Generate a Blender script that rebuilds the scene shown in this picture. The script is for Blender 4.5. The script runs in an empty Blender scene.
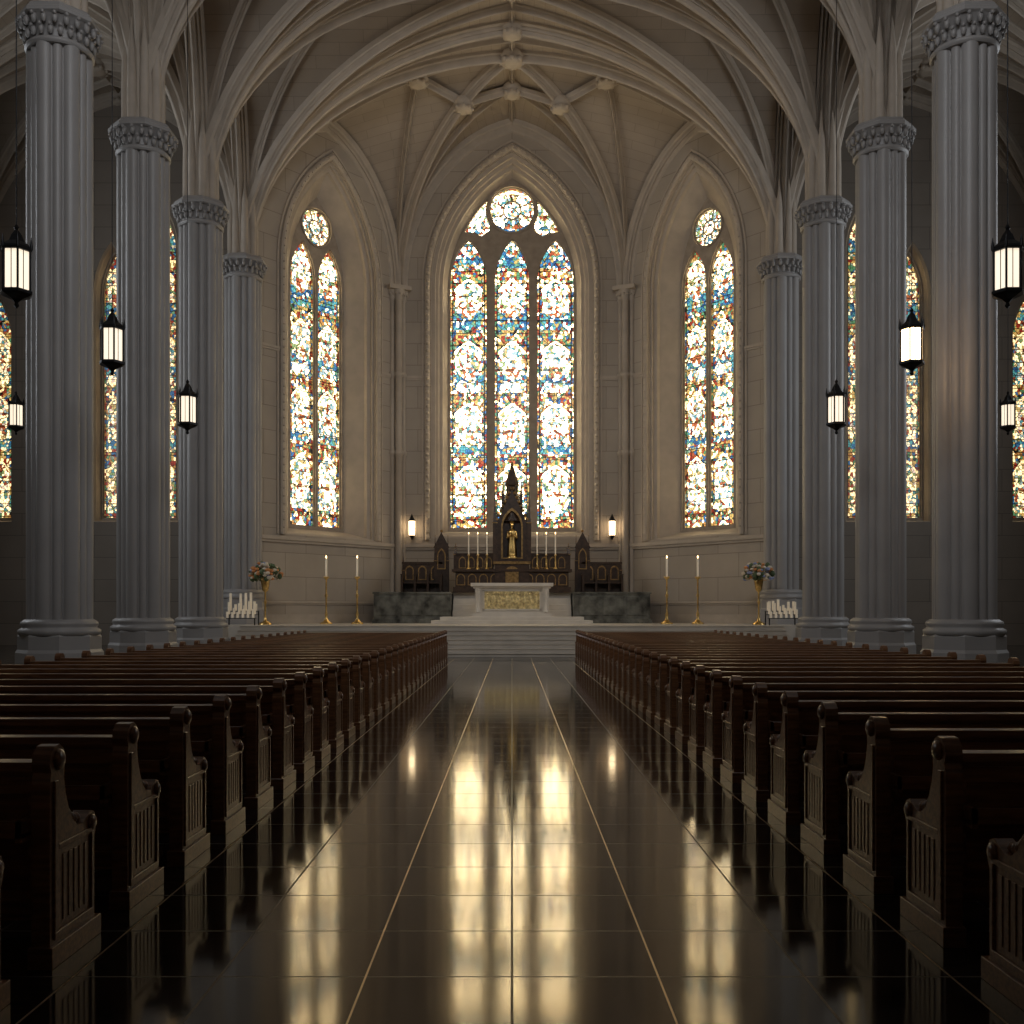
import bpy, math, random
from mathutils import Vector, Matrix
from mathutils.geometry import tessellate_polygon
random.seed(7)
pi=math.pi
S=bpy.context.scene
try:
    S.view_settings.view_transform='Standard'; S.view_settings.look='None'
except Exception as ex: print(ex)

# ------------------------------------------------------------------ builder
class B:
    def __init__(s): s.v=[];s.f=[];s.m=[];s.s=[];s.uv={}
    def add(s,vs,fs,mat=0,smooth=False,M=None,uvs=None):
        o=len(s.v)
        if M is not None: vs=[M@Vector(v) for v in vs]
        s.v+= [tuple(v) for v in vs]
        for i,f in enumerate(fs):
            s.f.append([a+o for a in f]); s.m.append(mat); s.s.append(smooth)
            if uvs is not None: s.uv[len(s.f)-1]=[uvs[a] for a in f]
    def box(s,x0,x1,y0,y1,z0,z1,mat=0,M=None):
        if x0>x1:x0,x1=x1,x0
        if y0>y1:y0,y1=y1,y0
        vs=[(x,y,z) for z in (z0,z1) for y in (y0,y1) for x in (x0,x1)]
        s.add(vs,[(0,2,3,1),(4,5,7,6),(0,1,5,4),(2,6,7,3),(0,4,6,2),(1,3,7,5)],mat,False,M)
    def lathe(s,cx,cy,prof,n=16,mat=0,smooth=True,lobe=None,rot=0,M=None,cap=True):
        vs=[];fs=[]
        for r,z in prof:
            for i in range(n):
                a=2*pi*i/n+rot
                rr=r*(lobe(a) if lobe else 1)
                vs.append((cx+rr*math.cos(a),cy+rr*math.sin(a),z))
        for k in range(len(prof)-1):
            for i in range(n):
                j=(i+1)%n
                fs.append((k*n+i,k*n+j,(k+1)*n+j,(k+1)*n+i))
        s.add(vs,fs,mat,smooth,M)
        if cap:
            k=len(prof)-1
            s.add([vs[i] for i in range(n)],[tuple(reversed(range(n)))],mat,False,M)
            s.add([vs[k*n+i] for i in range(n)],[tuple(range(n))],mat,False,M)
    def sph(s,c,r,mat=0,n=8,sc=(1,1,1)):
        m=max(4,n//2+1); vs=[];fs=[]
        for k in range(m+1):
            ph=pi*k/m
            for i in range(n):
                a=2*pi*i/n
                vs.append((c[0]+r*sc[0]*math.sin(ph)*math.cos(a),c[1]+r*sc[1]*math.sin(ph)*math.sin(a),c[2]-r*sc[2]*math.cos(ph)))
        for k in range(m):
            for i in range(n):
                j=(i+1)%n; fs.append((k*n+i,k*n+j,(k+1)*n+j,(k+1)*n+i))
        s.add(vs,fs,mat,True)
    def tube(s,p0,p1,r0,r1=None,n=8,mat=0):
        r1=r0 if r1 is None else r1
        p0=Vector(p0);p1=Vector(p1);d=(p1-p0);L=d.length
        q=Vector((0,0,1)).rotation_difference(d.normalized()).to_matrix().to_4x4()
        M=Matrix.Translation(p0)@q
        s.lathe(0,0,[(r0,0),(r1,L)],n,mat,True,M=M)
    def poly(s,outer,holes,fn,mat=0,uvs=False,flip=False):
        loops=[[Vector((a,b,0)) for a,b in outer]]+[[Vector((a,b,0)) for a,b in h] for h in holes]
        tris=tessellate_polygon(loops)
        pts=[p for l in loops for p in l]
        s.add([fn(p.x,p.y) for p in pts],[tuple(reversed(t)) if flip else tuple(t) for t in tris],mat,False)
    def prism(s,outer,fn,d0,d1,mat=0,holes=()):
        """fn(a,b,d)->xyz"""
        s.poly(outer,holes,lambda a,b:fn(a,b,d0),mat)
        s.poly(outer,holes,lambda a,b:fn(a,b,d1),mat,flip=True)
        for l in [outer]+list(holes):
            n=len(l)
            s.add([fn(a,b,d0) for a,b in l]+[fn(a,b,d1) for a,b in l],[(i,(i+1)%n,n+(i+1)%n,n+i) for i in range(n)],mat)
    def loft(s,loops,mat=0,smooth=False,closed=True):
        n=len(loops[0]); vs=[p for l in loops for p in l]; fs=[]
        for k in range(len(loops)-1):
            for i in range(n if closed else n-1):
                j=(i+1)%n; fs.append((k*n+i,k*n+j,(k+1)*n+j,(k+1)*n+i))
        s.add(vs,fs,mat,smooth)
    def sweep(s,path,side,prof,mat=0):
        path=[Vector(p) for p in path]; n=len(path); m=len(prof); vs=[];fs=[]
        for i,p in enumerate(path):
            T=(path[min(i+1,n-1)]-path[max(i-1,0)]).normalized()
            N=T.cross(side).normalized()
            for a,b in prof: vs.append(p+side*a+N*b)
        for i in range(n-1):
            for j in range(m-1):
                fs.append((i*m+j,i*m+j+1,(i+1)*m+j+1,(i+1)*m+j))
        s.add(vs,fs,mat,False)
    def obj(s,name,mats,loc=(0,0,0),rotz=0,parent=None,bevel=0,fixn=True,mesh=None):
        if mesh is None:
            mesh=bpy.data.meshes.new(name)
            mesh.from_pydata(s.v,[],s.f)
            for m in mats: mesh.materials.append(m)
            mesh.polygons.foreach_set('material_index',s.m)
            mesh.polygons.foreach_set('use_smooth',s.s)
            if s.uv:
                ul=mesh.uv_layers.new(name='UVMap')
                for fi,u in s.uv.items():
                    for k,li in enumerate(mesh.polygons[fi].loop_indices): ul.data[li].uv=u[k]
            mesh.update()
            if fixn:
                import bmesh
                bm=bmesh.new();bm.from_mesh(mesh);bmesh.ops.recalc_face_normals(bm,faces=bm.faces);bm.to_mesh(mesh);bm.free()
        o=bpy.data.objects.new(name,mesh); S.collection.objects.link(o)
        o.location=loc;o.rotation_euler=(0,0,rotz)
        if parent: o.parent=parent
        if bevel:
            md=o.modifiers.new('bevel','BEVEL');md.width=bevel;md.segments=1;md.limit_method='ANGLE';md.angle_limit=0.7
        return o

# ------------------------------------------------------------------ materials
def newmat(name):
    m=bpy.data.materials.new(name);m.use_nodes=True
    nt=m.node_tree; bs=nt.nodes['Principled BSDF']; return m,nt,bs
def L(nt,a,b): nt.links.new(a,b)
def N(nt,t,**k):
    n=nt.nodes.new(t)
    for a,b in k.items(): setattr(n,a,b)
    return n
def math_(nt,op,a,b=None,c=None):
    n=N(nt,'ShaderNodeMath',operation=op)
    for i,x in enumerate((a,b,c)):
        if x is None: continue
        if isinstance(x,(int,float)): n.inputs[i].default_value=x
        else: L(nt,x,n.inputs[i])
    return n.outputs[0]
def mat(name,col,rough=.6,metal=0,var=.15,scale=3,bump=.0,spec=.5,coat=0,emit=None,es=0):
    m,nt,bs=newmat(name)
    tc=N(nt,'ShaderNodeTexCoord'); nz=N(nt,'ShaderNodeTexNoise'); nz.inputs['Scale'].default_value=scale; nz.inputs['Detail'].default_value=5
    L(nt,tc.outputs['Object'],nz.inputs['Vector'])
    cr=N(nt,'ShaderNodeValToRGB'); e=cr.color_ramp.elements
    e[0].position=.3;e[1].position=.7
    e[0].color=tuple(c*(1-var) for c in col)+(1,); e[1].color=tuple(min(1,c*(1+var)) for c in col)+(1,)
    L(nt,nz.outputs['Fac'],cr.inputs['Fac']); L(nt,cr.outputs['Color'],bs.inputs['Base Color'])
    bs.inputs['Roughness'].default_value=rough;bs.inputs['Metallic'].default_value=metal
    bs.inputs['Specular IOR Level'].default_value=spec; bs.inputs['Coat Weight'].default_value=coat
    if bump:
        bp=N(nt,'ShaderNodeBump');bp.inputs['Strength'].default_value=bump;bp.inputs['Distance'].default_value=.02
        L(nt,nz.outputs['Fac'],bp.inputs['Height']);L(nt,bp.outputs[0],bs.inputs['Normal'])
    if emit:
        bs.inputs['Emission Color'].default_value=emit+(1,);bs.inputs['Emission Strength'].default_value=es
    return m
def stonewall(name,col,bw=2.3,bh=1.05,mort=.016,dark=.6,coords='wall'):
    m,nt,bs=newmat(name)
    tc=N(nt,'ShaderNodeTexCoord')
    if coords=='wall':
        sp=N(nt,'ShaderNodeSeparateXYZ');L(nt,tc.outputs['Object'],sp.inputs[0])
        cb=N(nt,'ShaderNodeCombineXYZ');L(nt,sp.outputs['X'],cb.inputs['X']);L(nt,sp.outputs['Z'],cb.inputs['Y']);vec=cb.outputs[0]
    else: vec=tc.outputs['UV']
    br=N(nt,'ShaderNodeTexBrick');L(nt,vec,br.inputs['Vector'])
    br.inputs['Scale'].default_value=1;br.inputs['Brick Width'].default_value=bw;br.inputs['Row Height'].default_value=bh
    br.inputs['Mortar Size'].default_value=mort;br.inputs['Mortar Smooth'].default_value=.2
    br.inputs['Color1'].default_value=col+(1,)
    br.inputs['Color2'].default_value=tuple(c*.92 for c in col)+(1,)
    br.inputs['Mortar'].default_value=tuple(c*dark for c in col)+(1,)
    nz=N(nt,'ShaderNodeTexNoise');nz.inputs['Scale'].default_value=.7;nz.inputs['Detail'].default_value=8
    L(nt,tc.outputs['Object'],nz.inputs['Vector'])
    mp=N(nt,'ShaderNodeMapRange');mp.inputs['To Min'].default_value=.8;mp.inputs['To Max'].default_value=1.15;L(nt,nz.outputs['Fac'],mp.inputs['Value'])
    mx=N(nt,'ShaderNodeMix',data_type='RGBA',blend_type='MULTIPLY');mx.inputs[0].default_value=1
    L(nt,br.outputs['Color'],mx.inputs[6]);L(nt,mp.outputs[0],mx.inputs[7]);L(nt,mx.outputs[2],bs.inputs['Base Color'])
    bs.inputs['Roughness'].default_value=.75
    bp=N(nt,'ShaderNodeBump');bp.inputs['Strength'].default_value=.3;bp.inputs['Distance'].default_value=.03;bp.invert=True
    L(nt,br.outputs['Fac'],bp.inputs['Height']);L(nt,bp.outputs[0],bs.inputs['Normal'])
    return m

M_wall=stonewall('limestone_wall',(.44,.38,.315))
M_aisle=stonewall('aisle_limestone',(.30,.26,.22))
M_vault=stonewall('vault_masonry',(.38,.315,.25),bw=2.0,bh=.5,mort=.012,dark=.7,coords='uv')
M_rib=mat('rib_stone',(.47,.405,.335),.65,var=.08,scale=2)
M_col=mat('pier_stone',(.335,.32,.31),.42,var=.07,scale=.8)
M_trac=mat('tracery_stone',(.36,.30,.24),.7)
M_marble=mat('pale_marble',(.62,.57,.5),.3,var=.1,scale=1.5)
M_dmarble=mat('dark_green_marble',(.12,.12,.105),.25,var=.7,scale=2.5)
M_gold=mat('gilded_metal',(.75,.5,.18),.3,metal=1,var=.25,scale=14)
M_relief=mat('gilded_relief',(.75,.55,.27),.4,metal=.6,var=.5,scale=9,bump=1)
M_dwood=mat('altar_walnut',(.05,.028,.016),.35,var=.4,scale=6)
M_agold=mat('aged_gilding',(.32,.2,.08),.4,metal=.8,var=.4,scale=9)
M_iron=mat('black_iron',(.02,.02,.022),.4,metal=.7)
M_candle=mat('candle_wax',(.75,.67,.54),.5,emit=(1,.8,.55),es=.12)  # slight glow added to the wax so unlit candles read white
M_flame=mat('candle_flame',(1,.7,.3),.5,emit=(1,.6,.25),es=10)
M_lamp=mat('lantern_glass',(.9,.85,.75),.4,emit=(1,.84,.64),es=1.1)
M_lampB=mat('lantern_glass_bright',(.9,.8,.6),.4,emit=(1,.6,.26),es=24)
M_lampW=mat('sconce_glass',(.9,.8,.6),.4,emit=(1,.74,.44),es=6)
M_leaf=mat('leaf_green',(.08,.12,.05),.6,var=.5)
M_fl1=mat('petal_cream',(.7,.62,.5),.7);M_fl2=mat('petal_orange',(.65,.28,.1),.7);M_fl3=mat('petal_blue',(.25,.3,.5),.7)

def wood(name,c1,c2):
    m,nt,bs=newmat(name)
    tc=N(nt,'ShaderNodeTexCoord');mp=N(nt,'ShaderNodeMapping');mp.inputs['Scale'].default_value=(1.2,14,14)
    L(nt,tc.outputs['Object'],mp.inputs[0]);nz=N(nt,'ShaderNodeTexNoise');nz.inputs['Scale'].default_value=2.5;nz.inputs['Detail'].default_value=6;nz.inputs['Distortion'].default_value=.6
    L(nt,mp.outputs[0],nz.inputs['Vector']);cr=N(nt,'ShaderNodeValToRGB');e=cr.color_ramp.elements
    e[0].position=.35;e[1].position=.68;e[0].color=c1+(1,);e[1].color=c2+(1,)
    L(nt,nz.outputs['Fac'],cr.inputs['Fac']);L(nt,cr.outputs['Color'],bs.inputs['Base Color'])
    bs.inputs['Roughness'].default_value=.32;bs.inputs['Coat Weight'].default_value=.4;bs.inputs['Coat Roughness'].default_value=.2
    return m
M_pew=wood('dark_oak',(.12,.052,.023),(.26,.12,.053))

# floor
M_floor,nt,bs=newmat('polished_dark_marble')
tc=N(nt,'ShaderNodeTexCoord')
br=N(nt,'ShaderNodeTexBrick',offset=0.0);L(nt,tc.outputs['Object'],br.inputs['Vector'])
br.inputs['Scale'].default_value=1;br.inputs['Brick Width'].default_value=.66;br.inputs['Row Height'].default_value=.66
br.inputs['Mortar Size'].default_value=.006;br.inputs['Mortar Smooth'].default_value=0
br.inputs['Color1'].default_value=(.012,.011,.012,1);br.inputs['Color2'].default_value=(.017,.016,.016,1);br.inputs['Mortar'].default_value=(.06,.055,.05,1)
nz=N(nt,'ShaderNodeTexNoise');nz.inputs['Scale'].default_value=1.6;nz.inputs['Detail'].default_value=9;nz.inputs['Distortion'].default_value=1.2
L(nt,tc.outputs['Object'],nz.inputs['Vector'])
mr=N(nt,'ShaderNodeMapRange');mr.inputs['From Min'].default_value=.35;mr.inputs['From Max'].default_value=.7;mr.inputs['To Min'].default_value=.5;mr.inputs['To Max'].default_value=1.7;L(nt,nz.outputs['Fac'],mr.inputs['Value'])
mx=N(nt,'ShaderNodeMix',data_type='RGBA',blend_type='MULTIPLY');mx.inputs[0].default_value=1
L(nt,br.outputs['Color'],mx.inputs[6]);L(nt,mr.outputs[0],mx.inputs[7]);L(nt,mx.outputs[2],bs.inputs['Base Color'])
r1=N(nt,'ShaderNodeMapRange');r1.inputs['To Min'].default_value=.05;r1.inputs['To Max'].default_value=.12;L(nt,nz.outputs['Fac'],r1.inputs['Value'])
r2=math_(nt,'ADD',r1.outputs[0],math_(nt,'MULTIPLY',br.outputs['Fac'],.4))
L(nt,r2,bs.inputs['Roughness']);bs.inputs['IOR'].default_value=2.05
bs.inputs['Specular Tint'].default_value=(1,.84,.58,1)
M_inlay=mat('brass_inlay',(.7,.55,.35),.35,metal=1)

# stained glass
def glass(name,strength,warm,k=1.0):
    m,nt,bs=newmat(name)
    tc=N(nt,'ShaderNodeTexCoord');sp=N(nt,'ShaderNodeSeparateXYZ');L(nt,tc.outputs['UV'],sp.inputs[0])
    ax=math_(nt,'ABSOLUTE',sp.outputs['X']);z=sp.outputs['Y']
    so=N(nt,'ShaderNodeSeparateXYZ');L(nt,tc.outputs['Object'],so.inputs[0])
    cb=N(nt,'ShaderNodeCombineXYZ');L(nt,math_(nt,'MULTIPLY',so.outputs['X'],1.15),cb.inputs['X']);L(nt,z,cb.inputs['Y'])
    cs=N(nt,'ShaderNodeCombineXYZ');L(nt,ax,cs.inputs['X']);L(nt,z,cs.inputs['Y'])
    def vor(scale,feat,src=cb,rnd=.95):
        v=N(nt,'ShaderNodeTexVoronoi',feature=feat,voronoi_dimensions='2D');v.inputs['Scale'].default_value=scale;v.inputs['Randomness'].default_value=rnd
        L(nt,src.outputs[0],v.inputs['Vector']);return v
    def ramp(src,cols):
        cr=N(nt,'ShaderNodeValToRGB');cr.color_ramp.interpolation='CONSTANT';e=cr.color_ramp.elements
        while len(e)<len(cols): e.new(.5)
        for i,(p,c) in enumerate(cols): e[i].position=p
        for i,(p,c) in enumerate(cols):
            # pale glass stays bright, pot-metal colours are denser (k)
            q=c if min(c)>.3 else tuple(a*k for a in c)
            e[i].color=q+(1,)
        L(nt,src,cr.inputs['Fac']);return cr.outputs['Color']
    def mixc(f,a,b):
        q=N(nt,'ShaderNodeMix',data_type='RGBA');L(nt,f,q.inputs[0])
        for s_,i in((a,6),(b,7)):
            if isinstance(s_,tuple): q.inputs[i].default_value=s_+(1,)
            else: L(nt,s_,q.inputs[i])
        return q.outputs[2]
    lt=lambda a,b: math_(nt,'LESS_THAN',a,b)
    gt=lambda a,b: math_(nt,'GREATER_THAN',a,b)
    mul=lambda a,b: math_(nt,'MULTIPLY',a,b)
    v1=vor(7.2,'F1');v1e=vor(7.2,'DISTANCE_TO_EDGE');v2=vor(1.6,'F1',cs);v2e=vor(1.6,'DISTANCE_TO_EDGE',cs)
    s1=N(nt,'ShaderNodeSeparateColor');L(nt,v1.outputs['Color'],s1.inputs[0])
    s2=N(nt,'ShaderNodeSeparateColor');L(nt,v2.outputs['Color'],s2.inputs[0])
    R=s1.outputs[0]
    orn=ramp(R,[(0,(.13,.09,.03)),(.2,(.065,.007,.004)),(.34,(.1,.05,.016)),(.44,(.8,.64,.38)),(.6,(.018,.055,.03)),(.72,(.008,.03,.08)),(.82,(.075,.016,.007)),(.9,(.06,.08,.07)),(.96,(.003,.003,.003))])
    fig=ramp(R,[(0,(1,.82,.52)),(.28,(.13,.1,.045)),(.4,(.075,.11,.13)),(.5,(1,.84,.56)),(.7,(.018,.065,.085)),(.78,(.07,.014,.007)),(.85,(.05,.075,.035)),(.93,(.38,.32,.31))])
    blu=ramp(R,[(0,(.008,.036,.085)),(.26,(.02,.08,.1)),(.46,(.5,.5,.4)),(.6,(.005,.018,.05)),(.72,(.12,.085,.03)),(.84,(.055,.007,.005)),(.92,(.03,.07,.045))])
    P=3.1
    fr=math_(nt,'FRACT',math_(nt,'DIVIDE',z,P))
    lim=math_(nt,'SUBTRACT',.84,mul(math_(nt,'POWER',ax,1.4),.26))
    inn=mul(lt(ax,.68),mul(lt(fr,lim),gt(fr,.06)))
    low=mul(mul(lt(fr,.34),gt(fr,.06)),mul(lt(ax,.8),gt(s2.outputs[1],.3)))
    can=mul(mul(lt(fr,math_(nt,'ADD',lim,.04)),gt(fr,lim)),lt(ax,.74))
    body=mul(lt(math_(nt,'ADD',mul(ax,ax),mul(math_(nt,'POWER',math_(nt,'ABSOLUTE',math_(nt,'SUBTRACT',fr,.36)),2),14)),.15),gt(fr,.06))
    robe=ramp(s2.outputs[0],[(0,(.1,.03,.012)),(.3,(.95,.75,.45)),(.6,(.018,.06,.1)),(.78,(.65,.55,.4))])
    c=mixc(inn,orn,fig);c=mixc(low,c,blu)
    bodyc=mixc(gt(s1.outputs[1],.45),robe,fig)
    c=mixc(body,c,bodyc)
    c=mixc(can,c,(.85,.7,.42))
    l1=gt(v1e.outputs['Distance'],.065);l2=gt(v2e.outputs['Distance'],.028)
    l3=gt(math_(nt,'ABSOLUTE',math_(nt,'SUBTRACT',ax,.83)),.03)
    bar=gt(math_(nt,'FRACT',math_(nt,'DIVIDE',z,P/5)),.06)
    ld=mul(mul(mul(l1,l2),bar),l3)
    ld=math_(nt,'MAXIMUM',ld,.006)
    mC=N(nt,'ShaderNodeMix',data_type='RGBA',blend_type='MULTIPLY');mC.inputs[0].default_value=1
    tw=N(nt,'ShaderNodeMix',data_type='RGBA',blend_type='MULTIPLY');tw.inputs[0].default_value=1;tw.inputs[7].default_value=warm+(1,);L(nt,c,tw.inputs[6])
    L(nt,tw.outputs[2],mC.inputs[6]);L(nt,ld,mC.inputs[7])
    L(nt,mC.outputs[2],bs.inputs['Emission Color']);bs.inputs['Emission Strength'].default_value=strength
    bs.inputs['Base Color'].default_value=(.02,.02,.02,1);bs.inputs['Roughness'].default_value=.3
    return m
M_glC=glass('stained_glass_bright',11.5,(1,.95,.84),.85)
M_glS=glass('stained_glass',6.5,(1,.94,.82),1.3)
M_glA=glass('stained_glass_dim',2.4,(1,.88,.7),2.0)

# ------------------------------------------------------------------ arch maths
def farch(u,p=1.2):
    u=min(abs(u),1);rho=(1+p*p)/2
    return math.sqrt(max(0,rho*rho-(u-1+rho)**2))/p
def archline(hw,z0,zs,za,cx=0,n=14,p=None):
    p=p or max(1.02,(za-zs)/hw)
    pts=[(cx-hw,z0),(cx+hw,z0),(cx+hw,zs)]
    for k in range(1,n+1):
        u=math.cos(pi/2*k/n); pts.append((cx+hw*u,zs+(za-zs)*farch(u,p)))
    for k in range(n-1,-1,-1):
        u=math.cos(pi/2*k/n); pts.append((cx-hw*u,zs+(za-zs)*farch(u,p)))
    return pts
def circ(cx,cz,r,n=28,ry=None,rot=0,lob=0):
    o=[]
    for i in range(n):
        a=2*pi*i/n; rr=1+(lob*abs(math.cos(3*a)) if lob else 0)
        x=r*rr*math.cos(a);y=(ry or r)*rr*math.sin(a)
        o.append((cx+x*math.cos(rot)-y*math.sin(rot),cz+x*math.sin(rot)+y*math.cos(rot)))
    return o

def window(name,holes,outline,depth,mglass,loc,rotz,rose=None):
    b=B()
    b.prism(outline,lambda a,c,d:(a,d,c),depth,depth+.3,0,holes=[h for h,_ in holes])
    for h,cx in holes:
        xs=[p[0] for p in h];zs=[p[1] for p in h];w=(max(xs)-min(xs))/2;hh=(max(zs)-min(zs))/2;mx_=(max(xs)+min(xs))/2;mz=(max(zs)+min(zs))/2
        def sc(d): return [((p[0]-mx_)*(1-d/w)+mx_,(p[1]-mz)*(1-d/hh)+mz) for p in h]
        o1=sc(0);o2=sc(.05)
        b.loft([[(x,depth+.08,z) for x,z in o1],[(x,depth+.08,z) for x,z in o2],[(x,depth+.2,z) for x,z in o2]],0)
        tr=tessellate_polygon([[Vector((x,z,0)) for x,z in h]])
        if hh<2: uv=[((x-cx)/w*.62,(z-mz)+3.1*.56+3.1*6) for x,z in h]   # roundels: pale figure glass
        else: uv=[((x-cx)/w,z) for x,z in h]
        b.add([(x,depth+.18,z) for x,z in h],[tuple(t) for t in tr],1,False,uvs=uv)
        z=min(zs)+.61
        while z<max(zs)-1.2:
            if hh>2: b.box(min(xs),max(xs),depth+.14,depth+.17,z-.012,z+.012,2)
            z+=1.225
    if rose:
        cx,cz,r=rose
        o=circ(cx,cz,r*.42,20);i_=circ(cx,cz,r*.36,20)
        b.prism(o,lambda a,c,d:(a,d,c),depth+.1,depth+.17,0,holes=[i_])
        for k in range(8):
            a=k*pi/4+pi/8;ca,sa=math.cos(a),math.sin(a);t=r*.02
            q=[(cx+ca*r*.4-sa*t,cz+sa*r*.4+ca*t),(cx+ca*r*.4+sa*t,cz+sa*r*.4-ca*t),(cx+ca*r+sa*t,cz+sa*r-ca*t),(cx+ca*r-sa*t,cz+sa*r+ca*t)]
            b.prism(q,lambda a_,c,d:(a_,d,c),depth+.1,depth+.17,0)
        b.prism(circ(cx,cz,r*1.1,36),lambda a,c,d:(a,d,c),depth-.06,depth+.02,0,holes=[circ(cx,cz,r,36)])
    return b.obj(name,[M_trac,mglass,M_iron],loc,rotz,fixn=False)

def wallpanel(name,x0,x1,z0,z1,arches,mats,loc,rotz,depths):
    b=B();holes=[]
    for (ho,hi,so,si,zs,ao,ai,co,ci) in arches:
        loops=[]
        for t,d in depths:
            loops.append([(x,d,z) for x,z in archline(ho+(hi-ho)*t,so+(si-so)*t,zs,ao+(ai-ao)*t,co+(ci-co)*t)])
        b.loft(loops,1)
        holes.append([(p[0],p[2]) for p in loops[0]])
    b.poly([(x0,z0),(x1,z0),(x1,z1),(x0,z1)],holes,lambda a,c:(a,0,c),0)
    return b.obj(name,mats,loc,rotz,fixn=False)

CZ=1.65
# ------------------------------------------------------------------ apse walls
th=math.atan2(7,5.7)
dep=[(0,0),(0,.12),(.25,.12),(.25,.3),(.45,.36),(.5,.5),(.7,.55),(.75,.7),(1,1.0)]
wallpanel('wall_back',-5.6,5.6,0,27.5,[(3.95,3.2,5.2,5.6,17.6,24.1,23.2,0,0)],[M_wall,M_rib],(0,50,0),0,dep)
def crescent(sg):
    pts=[]
    for i in range(9):
        x=2.38-(2.38-1.22)*i/8; pts.append((sg*x,17.6+5.5*farch(x/3.08,1.786)))
    for a in (158,172,186,200,214):
        pts.append((-sg*1.29*math.cos(math.radians(a)),21.65+1.29*math.sin(math.radians(a))))
    pts+=[(sg*1.08,20.6),(sg*1.5,20.3),(sg*1.85,20.45),(sg*2.17,20.5)]
    return pts if sg>0 else pts[::-1]
holesC=[(archline(.95,5.75,18.1,20.15,-2.17),-2.17),(archline(.9,5.75,18.1,20.2,0),0),(archline(.95,5.75,18.1,20.15,2.17),2.17),
        (circ(0,21.65,1.13,n=36),0),(crescent(-1),-1.7),(crescent(1),1.7)]
window('window_1',holesC,archline(3.25,5.55,17.6,23.3),1.0,M_glC,(0,50,0),0,rose=(0,21.65,1.13))
dep2=[(0,0),(0,.12),(.12,.12),(.12,.25),(.3,.3),(.33,.45),(1,1.2)]
for sg,nm,wn in ((-1,'left','window_2'),(1,'right','window_3')):
    loc=(sg*8.45,46.5,0);rz=th if sg<0 else -th;c=.36*(-sg)
    ci=c+.12*(-sg)
    wallpanel('wall_'+nm,-4.515,4.515,0,27.5,[(2.7,1.65,5.0,5.4,16.9,22.2,20.9,c,ci)],[M_wall,M_rib],loc,rz,dep2)
    hs=[(archline(.73,5.55,16.9,18.7,ci-.8),ci-.8),(archline(.73,5.55,16.9,18.7,ci+.8),ci+.8),(circ(ci,19.5,.86,n=36),ci)]
    window(wn,hs,archline(1.68,5.35,16.9,20.95,ci),1.2,M_glS,loc,rz,rose=(ci,19.5,.86))
k=4
for sg,nm in ((-1,'aisle_left'),(1,'aisle_right')):
    xs=[16.75,19.1,24.7];tops=[21.0,19.0,16.8]
    ar=[];c0=sg*18.75
    for x,t in zip(xs,tops): ar.append((.85,.7,5.9,6.0,t-2.2,t+.25,t,sg*x-c0,sg*x-c0))
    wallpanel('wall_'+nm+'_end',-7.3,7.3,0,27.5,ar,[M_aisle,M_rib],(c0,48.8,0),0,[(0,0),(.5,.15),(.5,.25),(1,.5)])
    for x,t in zip(xs,tops):
        cx=sg*x-c0
        window('window_%d'%k,[(archline(.62,6.1,t-2.2,t-.15,cx),cx)],archline(.72,5.98,t-2.2,t+.05,cx),.5,M_glA,(c0,48.8,0),0);k+=1
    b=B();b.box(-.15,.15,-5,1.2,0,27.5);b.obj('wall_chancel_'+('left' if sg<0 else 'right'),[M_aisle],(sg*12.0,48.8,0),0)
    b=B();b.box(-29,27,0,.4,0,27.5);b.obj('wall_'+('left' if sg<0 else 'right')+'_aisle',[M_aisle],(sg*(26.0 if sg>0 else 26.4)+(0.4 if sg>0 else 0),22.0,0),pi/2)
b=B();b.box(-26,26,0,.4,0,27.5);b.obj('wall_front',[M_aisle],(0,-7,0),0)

def hood(name,hw,zs,za,z0,cx,loc,rz,bs=.085,step=.34):
    b=B()
    def off(d): 
        q=archline(hw+d,z0,zs,za+d*1.25,cx,n=20); return q[1:]+[q[0]]
    pr=[(-.12,0),(-.12,-.1),(-.05,-.16),(.05,-.16),(.12,-.1),(.12,0)]
    b.loft([[(x,d,z) for x,z in off(a)] for a,d in pr],0,closed=False)
    pr=[(.2,0),(.2,-.06),(.28,-.06),(.28,0)]
    b.loft([[(x,d,z) for x,z in off(a)] for a,d in pr],0,closed=False)
    q=off(0);acc=0
    for i in range(len(q)-1):
        p0=Vector(q[i]);p1=Vector(q[i+1]);Ls=(p1-p0).length;d=step-acc
        while d<Ls:
            p=p0+(p1-p0)*(d/Ls);b.sph((p.x,-.17,p.y),bs,0,6);d+=step
        acc=(acc+Ls)%step
    return b.obj(name,[M_rib],loc,rz,fixn=False)
hood('trim_1',4.12,17.6,24.3,5.1,0,(0,50,0),0,.1)
hood('trim_2',2.85,16.9,22.4,5.0,.36,(-8.45,46.5,0),th,.05)
hood('trim_3',2.85,16.9,22.4,5.0,-.36,(8.45,46.5,0),-th,.05)
def course(b,x0,x1,z,h,d):
    b.box(x0,x1,-d,0,z,z+h);b.box(x0,x1,-d*.55,0,z-h*.7,z)
for (nm,loc,rz,hw,c,g) in (('trim_4',(0,50,0),0,5.3,0,4.2),('trim_5',(-8.45,46.5,0),th,4.3,.36,2.9),('trim_6',(8.45,46.5,0),-th,4.3,-.36,2.9)):
    b=B();course(b,-hw,hw,4.75,.16,.16);course(b,-hw,hw,2.0,.1,.1)
    course(b,-hw,c-g-.1,13.0,.12,.1);course(b,c+g+.1,hw,13.0,.12,.1)
    b.box(-hw,hw,-.12,0,0,1.5)
    b.obj(nm,[M_rib],loc,rz)

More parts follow.
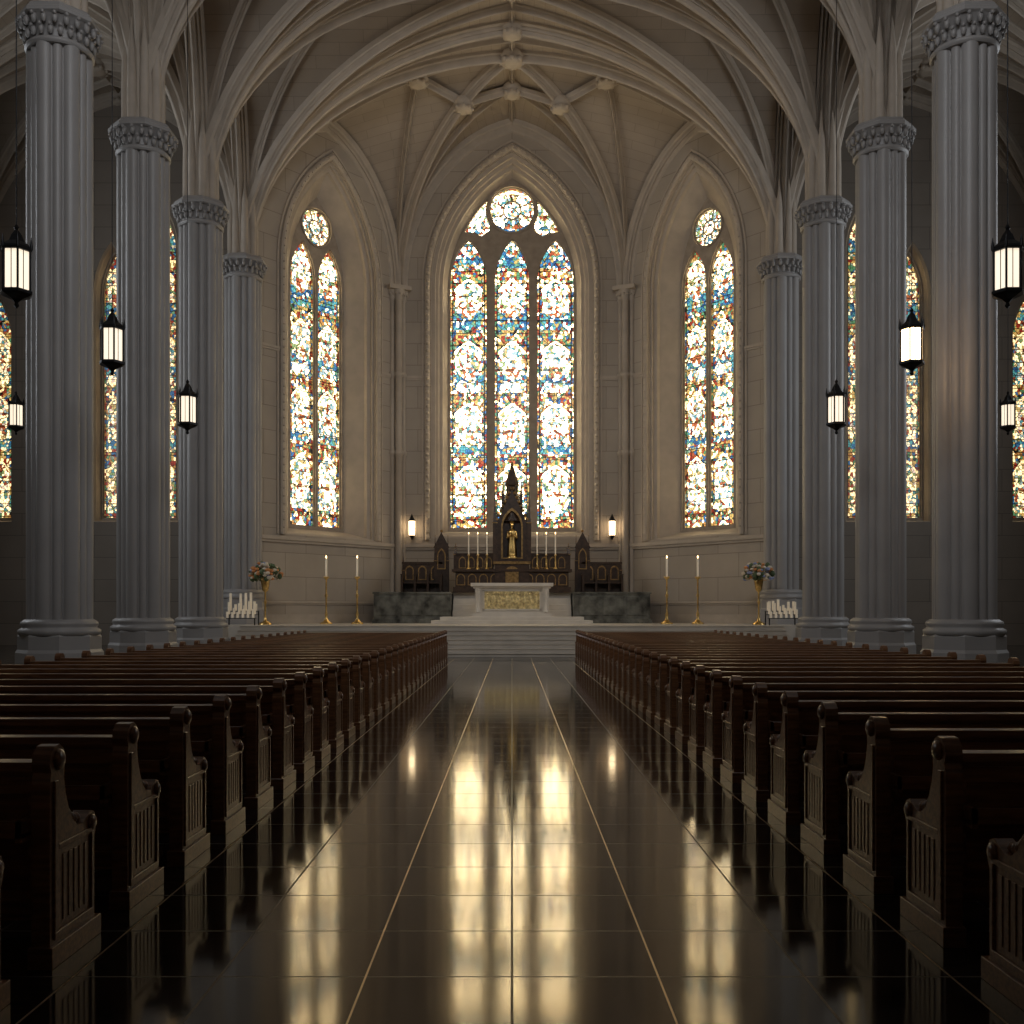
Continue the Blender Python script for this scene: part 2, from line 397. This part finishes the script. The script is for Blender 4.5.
# ------------------------------------------------------------------ vaults
TOP=26.3
vb=B();rb=B();bossb=B()
def prof(w,d): return [(-w,-.1),(-w,d*.25),(-w*.8,d*.4),(-w*.62,d*.3),(-w*.5,d*.62),(-w*.3,d*.55),(-w*.2,d*.9),(0,d),(w*.2,d*.9),(w*.3,d*.55),(w*.5,d*.62),(w*.62,d*.3),(w*.8,d*.4),(w,d*.25),(w,-.1)]
class Sector:
    def __init__(s,C,top,P1,s1,P2,s2,Hw):
        s.C=Vector(C);s.top=top;s.P1=Vector(P1);s.P2=Vector(P2);s.s1=s1;s.s2=s2;s.Hw=Hw
        s.M=(s.P1+s.P2)/2;s.H=(s.P2-s.P1)/2
    def pt(s,r,t):
        xy=s.C+(s.M-s.C)*r+s.H*(r*t);sp=s.s1 if t<0 else s.s2
        fr=farch(r);g=sp+(s.top-sp)*fr;c=s.top-(s.top-s.Hw)*r*r
        h=s.top if r<1e-5 else g+(c-g)*(farch(r*abs(t))-fr)/(1-fr)
        return Vector((xy.x,xy.y,h))
    def surf(s,b,nr=12,nt=20):
        rs=[math.sin(pi/2*i/nr) for i in range(nr+1)];ts=[math.sin(pi/2*(2*j/nt-1)) for j in range(nt+1)]
        vs=[];uv=[];fs=[]
        for r in rs:
            for t in ts:
                p=s.pt(r,t);vs.append(p);uv.append(((p-s.pt(0,0)).xy.dot((s.M-s.C).normalized()), r*t*s.H.length+ (s.top-p.z)*(1 if t>0 else -1)*.7))
        W=nt+1
        for i in range(nr):
            for j in range(nt): fs.append((i*W+j,i*W+j+1,(i+1)*W+j+1,(i+1)*W+j))
        b.add(vs,fs,0,True,uvs=uv)
def rib(path,w,d,b=None):
    c=(path[-1]-path[0]);c.z=0
    if c.length<1e-4:return
    side=c.normalized().cross(Vector((0,0,1)))
    (b or rb).sweep(path,side,prof(w,d))
sn=[math.sin(pi/2*i/18) for i in range(19)]
def r_wall(s,w,d): rib([s.pt(1,t) for t in [-x for x in reversed(sn[1:])]+sn],w,d)
def r_groin(s,sg,w,d): rib([s.pt(r,sg) for r in sn],w,d)
def r_crest(s,w,d): rib([s.pt(i/10,0) for i in range(11)],w,d)
def r_tier(s,r0,sg,w,d):
    pts=[]
    for k in range(19):
        q=sn[k];a=r0+(1-r0)*q;bb=q*sg;pts.append(s.pt(a,bb/a))
    rib(pts,w,d)
def boss(p,r=.32):
    z=p.z+.14
    bossb.lathe(p.x,p.y,[(r*.5,z-.72),(r*.9,z-.67),(r,z-.56),(r*.8,z-.48),(r*1.15,z-.4),(r*.9,z-.1)],14)
    for i in range(8):
        a=i*pi/4;bossb.sph((p.x+r*.95*math.cos(a),p.y+r*.95*math.sin(a),z-.58),r*.25,0,6)
SP=16.4;PIT=5.8
def bay(x0,x1,y0,y1,side):
    C=((x0+x1)/2,(y0+y1)/2);P=[(x0,y0),(x1,y0),(x1,y1),(x0,y1)]
    ss=[Sector(C,TOP,P[i],SP,P[(i+1)%4],SP,TOP) for i in range(4)]
    for s in ss: s.surf(vb)
    for i,s in enumerate(ss):
        r_groin(s,-1,.2,.38)
        r_crest(s,.11,.24)
        if i==2: r_wall(s,.4,.45)
        if i==1 and not side: r_wall(s,.36,.5)
        if i==3: r_wall(s,.36,.5)
        if i in(1,3):
            for g in(-1,1): r_tier(s,.5 if not side else .55,g,.13,.3)
            boss(s.pt(.5,0),.36)
        if i in (0,2):
            for g in(-1,1): r_tier(s,.5,g,.13,.3)
    boss(ss[0].pt(0,0),.46);boss(ss[2].pt(1,0),.42)
ys=[43-PIT*i for i in range(0,9)]
for y1 in ys[:-1]:
    y0=y1-PIT
    bay(-11.3,11.3,y0,y1,False)
    bay(-25.9,-11.3,y0,y1,True);bay(11.3,25.9,y0,y1,True)
for sg in(-1,1):
    bay(min(sg*11.3,sg*25.9),max(sg*11.3,sg*25.9),43,48.8,True)
C=(0,45.2);A1=(-5.6,50);A2=(5.6,50);K1=(-11.3,43);K2=(11.3,43);SA=17.3
secs=[Sector(C,TOP,A1,SA,A2,SA,25.5),Sector(C,TOP,K1,SP,A1,SA,23.9),Sector(C,TOP,A2,SA,K2,SP,23.9),Sector(C,TOP,K2,SP,K1,SP,TOP)]
for s in secs: s.surf(vb,16,26)
for s in secs[:3]:
    r_wall(s,.3,.5);r_crest(s,.13,.28)
    for g in(-1,1): r_tier(s,.5,g,.14,.32)
    boss(s.pt(.5,0),.42)
for g in(-1,1):
    boss(secs[0].pt(.4,g),.42)
    r_groin(secs[0],g,.22,.45);r_groin(secs[3],g,.24,.45)
    r_tier(secs[3],.6,g,.14,.3)
def line(p,q,w,d):
    n=8;rib([p+(q-p)*(i/n) for i in range(n+1)],w,d)
bp=[secs[1].pt(.5,0),secs[0].pt(.4,-1),secs[0].pt(.5,0),secs[0].pt(.4,1),secs[2].pt(.5,0)]
for i in range(4): line(bp[i]-Vector((0,0,.1)),bp[i+1]-Vector((0,0,.1)),.12,.28)
r_crest(secs[3],.13,.28);boss(Vector((0,45.2,TOP)),.5)
vb.obj('ceiling',[M_vault],fixn=False)
rb.obj('trim_7',[M_rib],fixn=False)
bossb.obj('ceiling_bosses',[M_rib])

# ------------------------------------------------------------------ columns
def column_mesh(z0,name,loc):
    b=B();R=.76
    def lob(a):
        u=(a*6/pi)%2
        if u<1.25: t=(u/1.25)*2-1; return .78+.24*math.sqrt(max(0,1-t*t))
        t=((u-1.25)/.75)*2-1; return .78+.15*math.sqrt(max(0,1-t*t))
    b.lathe(0,0,[(1.02,z0),(1.02,z0+.62),(.97,z0+.7),(.97,z0+1.02),(.93,z0+1.08)],8,0,False,rot=pi/8)
    b.lathe(0,0,[(.9,z0+1.05),(.94,z0+1.1),(.94,z0+1.18),(.87,z0+1.22),(.85,z0+1.26),(.89,z0+1.31),(.87,z0+1.38),(R+.02,z0+1.44)],56,0,True,lobe=lambda a:1+.03*abs(math.cos(6*a)))
    hs=[z0+1.3,z0+1.4]+[z0+1.4+(15.6-z0-1.4)*i/6 for i in range(1,7)]
    b.lathe(0,0,[(R,h) for h in hs],192,0,True,lobe=lob)
    b.lathe(0,0,[(R+.0,15.48),(R+.05,15.53),(R+.05,15.58),(R+.0,15.63)],56,0,True)
    b.lathe(0,0,[(R*.93,15.6),(R*.96,15.82),(R*1.06,16.02),(R*1.18,16.12)],48,0,True)
    b.lathe(0,0,[(.96,16.12),(1.02,16.16),(1.02,16.25),(.96,16.29),(.94,16.36),(.88,16.42)],8,0,False,rot=pi/8)
    for row,(rr,zz,sz,n) in enumerate([(.79,15.78,.1,22),(.9,16.0,.1,22)]):
        for i in range(n):
            a=2*pi*(i+.5*row)/n
            ca,sa=math.cos(a),math.sin(a)
            b.sph((rr*ca,rr*sa,zz),sz,0,6,(.75,.75,1.35));b.sph(((rr+.07)*ca,(rr+.07)*sa,zz+.09),sz*.5,0,6)
    for i in range(8):
        a=i*pi/4+pi/8;q=.5
        b.lathe(q*math.cos(a),q*math.sin(a),[(.2,16.4),(.14,16.5),(.14,17.6),(.12,18.6),(.02,19.6)],12,1)
    b.lathe(0,0,[(.5,16.4),(.46,17.6),(.36,18.8),(.12,20)],24,1,True)
    return b.obj(name,[M_col,M_rib],loc,0)
o=column_mesh(0,'stone_column',(-11.3,37.2,0));cm=o.data
for i in range(0,8):
    for sg in(-1,1):
        y=37.2-PIT*i
        if i==0 and sg<0: continue
        B().obj('stone_column',[],(sg*11.3,y,0),mesh=cm)
o=column_mesh(1.1,'stone_column',(-11.3,43,0))
B().obj('stone_column',[],(11.3,43,0),mesh=o.data)
for sg in(-1,1):
    b=B()
    for dx,dy,r in((0,-.25,.17),(-.28,-.1,.12),(.28,-.1,.12)):
        b.lathe(dx,dy,[(r+.1,1.1),(r+.1,1.6),(r+.03,1.75),(r,1.85),(r,9.2),(r+.06,9.25),(r+.06,9.4),(r,9.45),(r,13.0),(r+.06,13.05),(r+.06,13.2),(r,13.25),(r,16.7),(r+.06,16.75),(r+.03,16.85),(r+.15,17.2)],16)
        for i in range(8):
            a=i*pi/4;b.sph((dx+(r+.08)*math.cos(a),dy+(r+.08)*math.sin(a),17.0),.07,0,6)
    b.box(-.55,.55,-.55,.1,17.2,17.4)
    b.obj('wall_shaft',[M_rib],(sg*5.6,49.9,0),sg*-.44)

# ------------------------------------------------------------------ floor, platform
b=B();b.box(-26,26,-7,49.2,-.3,0);b.obj('floor',[M_floor])
b=B()
for x in(-1.98,-.66,.66,1.98): b.box(x-.004,x+.004,-6,36.1,-.01,.0012)
b.obj('trim_8',[M_inlay])
b=B()
n=7;h=1.1/n
for i in range(n):
    x=10.1
    b.box(-x,x,36.2+.3*i,38.6,i*h,(i+1)*h-.035);b.box(-x-.0,x,36.16+.3*i,38.6,(i+1)*h-.035,(i+1)*h)
b.obj('chancel_steps',[M_marble],bevel=.01)
b=B()
b.box(-11.95,11.95,38.6,43.6,0,1.1)
b.prism([(-11.3,43.6),(11.3,43.6),(5.8,49.98),(-5.8,49.98)],lambda a,c,d:(a,c,d),0,1.1)
b.obj('floor_chancel',[M_marble])
b=B()
for i in range(2): b.box(-3.4+.35*i,3.4-.35*i,43.0+.35*i,45.8,1.1+.15*i,1.25+.15*i)
b.obj('altar_steps',[M_marble],bevel=.01)
b=B()
b.box(-2.7,2.7,45.81,46.4,1.1,1.4)
for i in range(4): b.box(-2.7,2.7,46.4+.28*i,49.0,1.1,1.4+.275*(i+1))
b.obj('altar_dais',[M_marble],bevel=.01)
for sg in(-1,1):
    b=B();b.box(sg*2.75,sg*6.2,45.9,48.9,1.1,2.42,0);b.box(sg*2.72,sg*6.25,45.85,48.9,2.42,2.5,0)
    b.box(sg*2.71,sg*6.27,45.83,48.9,1.1,1.3,0)
    for i in range(3): b.box(sg*(3.0+i*1.08),sg*(3.9+i*1.08),45.86,45.92,1.45,2.3,0)
    b.obj('marble_dais',[M_dmarble],bevel=.01)

# ------------------------------------------------------------------ altar
b=B()
b.box(-1.7,1.7,44.1,45.3,1.4,1.55);b.box(-1.6,1.6,44.2,45.2,1.55,2.68)
b.box(-1.68,1.68,44.12,45.28,2.64,2.72);b.box(-1.78,1.78,44.02,45.38,2.72,2.86)
for x in(-1.45,1.45): b.box(x-.12,x+.12,44.13,44.3,1.55,2.64);b.lathe(x,44.12,[(.09,1.6),(.06,1.7),(.06,2.45),(.1,2.6)],12)
b.box(-1.25,1.25,44.17,44.22,1.68,1.74);b.box(-1.25,1.25,44.17,44.22,2.5,2.56);b.box(-1.25,-1.19,44.17,44.22,1.68,2.56);b.box(1.19,1.25,44.17,44.22,1.68,2.56)
b.box(-1.19,1.19,44.18,44.22,1.74,2.5,1)
for i in range(9):
    x=-1.04+.26*i
    b.sph((x,44.17,2.08+.03*math.sin(i*2)),.1,1,8,(.8,.4,2.6));b.sph((x,44.14,2.4),.055,1,8)
b.obj('stone_altar',[M_marble,M_relief],bevel=.012)

# ------------------------------------------------------------------ reredos / tabernacle tower
def pinnacle(b,x,y,z0,z1,w,mat=0,gm=1):
    zb=z0+(z1-z0)*.55
    b.box(x-w,x+w,y-w,y+w,z0,zb,mat);b.box(x-w*1.3,x+w*1.3,y-w*1.3,y+w*1.3,zb,zb+w*.5,gm)
    b.lathe(x,y,[(w*1.2,zb+w*.5),(w*.15,z1-w*.6)],4,mat,False,rot=pi/4)
    for i in range(4):
        t=(i+.5)/4.5;zz=zb+w*.5+(z1-zb-w)*t;rr=w*1.1*(1-t)+.02
        for a in range(4): b.sph((x+rr*math.cos(a*pi/2),y+rr*math.sin(a*pi/2),zz),w*.22,gm,6)
    b.sph((x,y,z1-w*.4),w*.35,gm,8)
b=B();y=47.4;z=2.5
b.box(-2.7,2.7,y-.5,y+.6,z,z+.25);b.box(-2.6,2.6,y-.4,y+.5,z+.25,z+.95);b.box(-2.75,2.75,y-.55,y+.6,z+.95,z+1.07,0)
for i in range(10):
    x=-2.35+i*.52
    b.prism(archline(.2,z+.33,z+.65,z+.87,x,n=5),lambda a,c,d:(a,d,c),y-.43,y-.4,1,holes=[archline(.16,z+.37,z+.65,z+.81,x,n=5)])
for sg in(-1,1):
    b.box(sg*.85,sg*2.55,y+.1,y+.4,z+1.07,z+1.75);b.box(sg*.85,sg*2.62,y+.05,y+.45,z+1.75,z+1.83,0)
    for i in range(4):
        b.prism(archline(.17,z+1.13,z+1.45,z+1.68,sg*(1.1+i*.4),n=5),lambda a,c,d:(a,d,c),y+.07,y+.1,1,holes=[archline(.13,z+1.17,z+1.45,z+1.62,sg*(1.1+i*.4),n=5)])
    pinnacle(b,sg*2.62,y+.2,z+1.07,z+2.3,.09)
b.box(-.8,.8,y-.5,y+.5,z+.25,z+1.35);b.box(-.86,.86,y-.56,y+.5,z+1.3,z+1.42,1)
b.prism(archline(.3,z+.45,z+.95,z+1.2,0,n=6),lambda a,c,d:(a,d,c),y-.53,y-.5,1)
nich=archline(.42,z+1.6,z+3.0,z+3.75,0,n=10)
outer=[(-.74,z+1.42),(.74,z+1.42),(.74,z+3.3),(.62,z+3.35),(0,z+4.75),(-.62,z+3.35),(-.74,z+3.3)]
b.prism(outer,lambda a,c,d:(a,d,c),y-.45,y-.1,0,holes=[nich])
b.box(-.74,.74,y-.1,y+.3,z+1.42,z+3.3,0)
ring=archline(.5,z+1.55,z+3.0,z+3.88,0,n=10)
b.prism(ring,lambda a,c,d:(a,d,c),y-.49,y-.44,1,holes=[nich])
for i in range(8):
    t=i/7
    for sg in(-1,1): b.sph((sg*(.68*(1-t)+.02),y-.42,z+3.35+1.42*t),.085,1,6)
for sg in(-1,1):
    pinnacle(b,sg*.78,y-.4,z+1.42,z+4.6,.1);pinnacle(b,sg*.78,y+.2,z+1.42,z+4.3,.09)
    pinnacle(b,sg*.42,y-.2,z+3.6,z+5.3,.07)
b.lathe(0,y,[(.5,z+3.3),(.42,z+4.2),(.3,z+4.6)],8,0,False);b.lathe(0,y-.1,[(.26,z+4.4),(.28,z+4.9),(.34,z+4.95),(.05,z+5.9)],6,0,False)
for i in range(6):
    a=i*pi/3
    for j in range(4): b.sph((.25*(1-j/4.4)*math.cos(a),y-.1+.25*(1-j/4.4)*math.sin(a),z+5.05+.2*j),.05,1,6)
b.sph((0,y-.1,z+5.95),.08,1);b.box(-.02,.02,y-.12,y-.08,z+5.9,z+6.25,1);b.box(-.1,.1,y-.12,y-.08,z+6.08,z+6.12,1)
reredos=b.obj('gothic_reredos',[M_dwood,M_agold],bevel=.006)
b=B();zs=z+1.6
b.lathe(0,y-.28,[(.24,zs),(.24,zs+.08),(.2,zs+.1),(.21,zs+.2),(.19,zs+.5),(.15,zs+.85),(.17,zs+1.05),(.19,zs+1.2),(.13,zs+1.3),(.055,zs+1.34),(.055,zs+1.4)],18,0,True,lobe=lambda a:1+.05*math.cos(9*a))
b.sph((0,y-.28,zs+1.5),.1,0,12,(.85,.95,1.2));b.lathe(0,y-.28,[(.1,zs+1.57),(.12,zs+1.66)],8,0,False)
for sg in(-1,1):
    b.tube((sg*.17,y-.28,zs+1.2),(sg*.22,y-.34,zs+.92),.06,.055);b.tube((sg*.22,y-.34,zs+.92),(sg*.04,y-.47,zs+1.05),.05,.035);b.sph((sg*.03,y-.48,zs+1.07),.045,0,8)
b.obj('gilded_saint_statue',[M_gold],parent=reredos)
for sg in(-1,1):
    for i in range(3):
        x=sg*(1.15+.42*i);b=B();z0=z+1.07;yc=y-.42
        b.lathe(x,yc,[(.1,z0),(.08,z0+.05),(.025,z0+.1),(.04,z0+.3),(.022,z0+.4),(.025,z0+.6),(.07,z0+.66),(.02,z0+.68)],12,0)
        b.lathe(x,yc,[(.027,z0+.66),(.027,z0+1.6)],10,1);b.sph((x,yc,z0+1.65),.022,2,6,(.8,.8,2))
        b.obj('altar_candlestick',[M_gold,M_candle,M_flame])
for sg in(-1,1):
    b=B();zz=2.5;yy=47.6
    b.box(sg*3.3,sg*5.1,yy+.35,yy+.45,zz,zz+1.35);b.box(sg*3.3,sg*5.1,yy-.2,yy+.4,zz+.42,zz+.5)
    b.box(sg*3.25,sg*5.15,yy+.3,yy+.5,zz+1.35,zz+1.45)
    for x in(3.3,3.9,4.5,5.1): b.box(sg*x-.05,sg*x+.05,yy-.25,yy+.45,zz,zz+.8);b.box(sg*x-.06,sg*x+.06,yy-.28,yy+.45,zz+.8,zz+.86,0)
    for x in(3.6,4.2,4.8): b.prism(archline(.2,zz+.6,zz+1.05,zz+1.28,sg*x,n=5),lambda a,c,d:(a,d,c),yy+.32,yy+.35,1,holes=[archline(.15,zz+.65,zz+1.05,zz+1.2,sg*x,n=5)])
    b.box(sg*3.0,sg*3.6,yy+.3,yy+.5,zz,zz+2.1)
    b.prism([(sg*3.3-.38,zz+2.1),(sg*3.3+.38,zz+2.1),(sg*3.3,zz+2.85)],lambda a,c,d:(a,d,c),yy+.28,yy+.52,0)
    b.prism(archline(.2,zz+1.1,zz+1.7,zz+2.1,sg*3.3,n=5),lambda a,c,d:(a,d,c),yy+.26,yy+.3,1,holes=[archline(.15,zz+1.15,zz+1.7,zz+2.02,sg*3.3,n=5)])
    for x in(3.0,3.6): pinnacle(b,sg*x,yy+.35,zz,zz+2.7,.06)
    b.sph((sg*3.3,yy+.4,zz+2.9),.07,1);pinnacle(b,sg*5.1,yy+.4,zz,zz+1.9,.06)
    b.obj('choir_stall',[M_dwood,M_agold],bevel=.005)
for x in(-7.8,-6.5,6.5,7.8):
    b=B();b.lathe(x,43,[(.26,1.1),(.26,1.15),(.12,1.22),(.05,1.35),(.07,1.5),(.035,1.65),(.035,2.2),(.07,2.3),(.035,2.4),(.03,2.95),(.12,3.05),(.13,3.09),(.03,3.1)],16)
    b.lathe(x,43,[(.045,3.09),(.045,3.85)],12,1);b.sph((x,43,3.92),.03,2,8,(.8,.8,2))
    b.obj('floor_candlestick',[M_gold,M_candle,M_flame])
for sg in(-1,1):
    x=sg*9.95;yy=41.3;b=B()
    b.lathe(x,yy,[(.26,1.1),(.24,1.16),(.08,1.24),(.04,1.4),(.035,1.9),(.06,2.0),(.035,2.1),(.035,2.4),(.13,2.5),(.16,2.7),(.2,2.95),(.17,3.0)],16)
    for i in range(120):
        a=random.random()*2*pi;ph=math.acos(1-1.4*random.random());r=.6*(.75+.3*random.random())
        p=(x+r*math.sin(ph)*math.cos(a),yy+r*math.sin(ph)*math.sin(a),3.05+r*math.cos(ph)*.85+.05)
        m=random.choice([1,1,2,2,2,3,3,4]);b.sph(p,random.uniform(.06,.12),m,7,(1,1,.7 if m>1 else 1.2))
        if i%3==0: b.tube((x,yy,2.9),p,.012,.008,5,1)
    b.obj('flower_arrangement',[M_gold,M_leaf,M_fl1,M_fl2,M_fl3])
for sg in(-1,1):
    b=B();x0=sg*10.55;yy=39.9
    for j in range(3):
        zz=1.35+j*.14;b.box(x0-.6,x0+.6,yy-.25+j*.22,yy-.03+j*.22,zz,zz+.03,0)
        for i in range(6):
            b.lathe(x0-.5+i*.2,yy-.14+j*.22,[(.05,zz+.03),(.05,zz+.25+.35*random.random()*(j+1)/2)],8,1)
    for sx in(-.58,.58): b.box(x0+sx-.02,x0+sx+.02,yy-.25,yy-.21,1.1,1.37,0);b.box(x0+sx-.02,x0+sx+.02,yy+.37,yy+.41,1.1,1.65,0)
    b.obj('votive_candle_rack',[M_iron,M_candle])

# ------------------------------------------------------------------ lanterns
def lantern(x,y,z,ztop,name='hanging_lantern',gm=None,s=1.0):
    gm=gm or M_lamp;b=B()
    b.lathe(0,0,[(.02,0),(.05,.04),(.03,.1),(.1,.16),(.24,.22),(.29,.25),(.29,.3),(.25,.32)],6,0,False)
    b.lathe(0,0,[(.225,.3),(.225,1.02)],6,1,False)
    for i in range(6):
        a=i*pi/3;cx=.25*math.cos(a);cy=.25*math.sin(a)
        b.tube((cx,cy,.28),(cx,cy,1.05),.022,n=6);b.lathe(cx*1.08,cy*1.08,[(.03,1.05),(.03,1.12),(.004,1.28)],6)
        a2=a+pi/6;cx=.2*math.cos(a2);cy=.2*math.sin(a2);b.tube((cx,cy,.3),(cx,cy,1.03),.008,n=5)
    b.lathe(0,0,[(.28,1.02),(.29,1.06),(.27,1.1),(.15,1.2),(.1,1.32),(.03,1.42),(.05,1.46),(.015,1.52)],6,0,False)
    L0=(ztop-z)/s
    b.lathe(0,0,[(.01,1.5),(.01,L0)],6,0)
    b.lathe(0,0,[(.04,L0-.3),(.12,L0-.05),(.12,L0)],10,0)
    o=b.obj(name,[M_iron,gm],(x,y,z));o.scale=(s,s,s);return o
for sg in(-1,1):
    lantern(sg*9.0,18.6,7.15,22.8)
    lantern(sg*9.0,23.05,6.95,22.8,gm=M_lampB if sg>0 else M_lamp)
    lantern(sg*9.0,28.4,6.55,22.8)
    lantern(sg*15.5,32.0,7.15,26.2,s=.9)
    b=B();x=sg*4.85
    b.box(x-.06,x+.06,49.8,49.98,5.2,5.7,0);b.tube((x,49.9,5.35),(x,49.6,5.3),.025)
    b.lathe(x,49.6,[(.02,5.1),(.1,5.25),(.16,5.32)],6,0,False);b.lathe(x,49.6,[(.14,5.32),(.15,6.0)],6,1,False);b.lathe(x,49.6,[(.18,6.0),(.1,6.15),(.01,6.35)],6,0,False)
    b.obj('wall_sconce',[M_iron,M_lampW])

# ------------------------------------------------------------------ pews
def pew(sg):
    b=B();W=4.65
    out=[(0,0),(.52,0),(.52,.09),(.49,.12),(.485,.48),(.515,.53),(.525,.585),(.5,.63),(.455,.645),(.41,.625),(.36,.6),(.3,.605),(.245,.64),(.2,.71),(.165,.79),(.15,.86),(.155,.91),(.165,.96),(.145,1.0),(.1,1.025),(.05,1.02),(.01,.985),(0,.94),(.015,.9),(0,.85)]
    T=.085
    def end(xo):
        b.prism(out,lambda a,c,d:(sg*(xo+d),a,c),0,T)
        b.box(sg*(xo-.02),sg*(xo+T+.01),-.02,.54,0,.1)
    end(0);end(W-T)
    # restrained panelling: one framed panel with fine reeds, scroll roundels
    for i in range(5):
        yc=.15+.06*i; b.box(0,sg*-.005,yc-.019,yc+.019,.19,.5)
    b.box(0,sg*-.012,.03,.475,.12,.155);b.box(0,sg*-.012,.03,.07,.155,.86);b.box(0,sg*-.012,.445,.475,.155,.54);b.box(0,sg*-.012,.07,.445,.535,.56)
    b.sph((sg*-.005,.085,.955),.05,0,12,(.5,1,1));b.sph((sg*-.005,.46,.585),.04,0,10,(.5,1,1))
    for i in range(10):
        t=i/9;y_=.165+.2*t**1.6;z_=.88-.26*math.sin(t*pi/2);b.sph((sg*.04,y_-.005,z_+.005),.03,0,6)
    x0,x1=sg*T,sg*(W-T)
    def slant(y0,z0,y1,z1,th):
        xa,xb=min(x0,x1),max(x0,x1)
        b.add([(xa,y0,z0),(xb,y0,z0),(xb,y0+th,z0),(xa,y0+th,z0),(xa,y1,z1),(xb,y1,z1),(xb,y1+th,z1),(xa,y1+th,z1)],[(0,3,2,1),(4,5,6,7),(0,1,5,4),(1,2,6,5),(2,3,7,6),(3,0,4,7)])
    slant(.1,.2,.05,.91,.03)
    slant(.075,.2,.07,.3,.03)
    slant(.035,.8,.03,.88,.03)
    for i in range(7):
        xx=T+(W-2*T)*(i+.0)/6
        b.box(sg*max(T,xx-.04),sg*min(W-T,xx+.04),.05,.09,.28,.82)
    b.box(x0,x1,.01,.13,.905,.95)
    b.box(x0,x1,.1,.5,.42,.46);b.box(x0,x1,.46,.49,.34,.43)
    for xx in(1.5,3.1): b.box(sg*xx,sg*(xx+.05),.1,.46,0,.42)
    b.box(x0,x1,-.09,.06,.62,.64);b.box(x0,x1,-.1,-.085,.62,.7)
    for xx in (T,1.5,3.1,W-T-.03): b.box(sg*xx,sg*(xx+.03),-.1,.06,.6,.7)
    return b
for sg in(-1,1):
    b=pew(sg);first=None
    y0,pt=(4.72,.95) if sg<0 else (4.07,.96)
    for kk in range(-3,40):
        yy=y0+pt*kk
        if yy>34.0: break
        if first is None: o=b.obj('church_pew',[M_pew],(sg*2.13,yy,0),bevel=.004);first=o.data
        else: b.obj('church_pew',[],(sg*2.13,yy,0),mesh=first,bevel=.004)

# ------------------------------------------------------------------ lights
def area(name,loc,rot,sx,sy,e,col,spread=pi):
    l=bpy.data.lights.new(name,'AREA');l.shape='RECTANGLE';l.size=sx;l.size_y=sy;l.energy=e;l.color=col;l.spread=spread
    o=bpy.data.objects.new(name,l);S.collection.objects.link(o);o.location=loc;o.rotation_euler=rot;return o
def spot(name,loc,tgt,e,col,ang,blend=.8,r=.15):
    l=bpy.data.lights.new(name,'SPOT');l.energy=e;l.color=col;l.spot_size=math.radians(ang);l.spot_blend=blend;l.shadow_soft_size=r
    o=bpy.data.objects.new(name,l);S.collection.objects.link(o);o.location=loc
    o.rotation_euler=(Vector(tgt)-Vector(loc)).to_track_quat('-Z','Y').to_euler();return o
area('nave_fill',(0,6,21),(math.radians(90-14),0,0),16,5,1150,(.94,.96,1),math.radians(150))  # added cool fill for piers and apse; the nave has no clerestory
for sg in(-1,1):
    area('aisle_fill',(sg*25,34,14),(math.radians(90),0,sg*pi/2),9,12,900,(.9,.95,1))  # added aisle fill; the side walls here have no windows
    spot('chancel_fill',(sg*10.2,36.8,15.2),(-sg*3.5,48,8),850,(1,.87,.7),80,1)  # added warm fill to lift the apse walls, no lamp modelled
    spot('altar_fill',(sg*6.5,37.5,21),(0,43,1.4),1200,(1,.87,.7),34,1)  # added fill from mid-air to brighten altar and steps, no fixture
    spot('vault_fill',(sg*10.1,42.6,16.9),(-sg*2,46.5,26),280,(1,.84,.62),110,1)  # added upward fill to lift the apse vault, no real lamp
    spot('vault_fill',(sg*10.1,36.8,16.9),(0,39,26),200,(1,.84,.62),110,1)  # same added fill for the last nave bay
w=bpy.data.worlds.new('World');S.world=w;w.use_nodes=True
w.node_tree.nodes['Background'].inputs[0].default_value=(.5,.6,.75,1);w.node_tree.nodes['Background'].inputs[1].default_value=.1

cd=bpy.data.cameras.new('camera');cd.sensor_width=36;cd.lens=36;cd.shift_y=(611-512)/1024;cd.clip_end=300
co=bpy.data.objects.new('camera',cd);S.collection.objects.link(co);co.location=(0,0,CZ);co.rotation_euler=(pi/2,0,0);S.camera=co
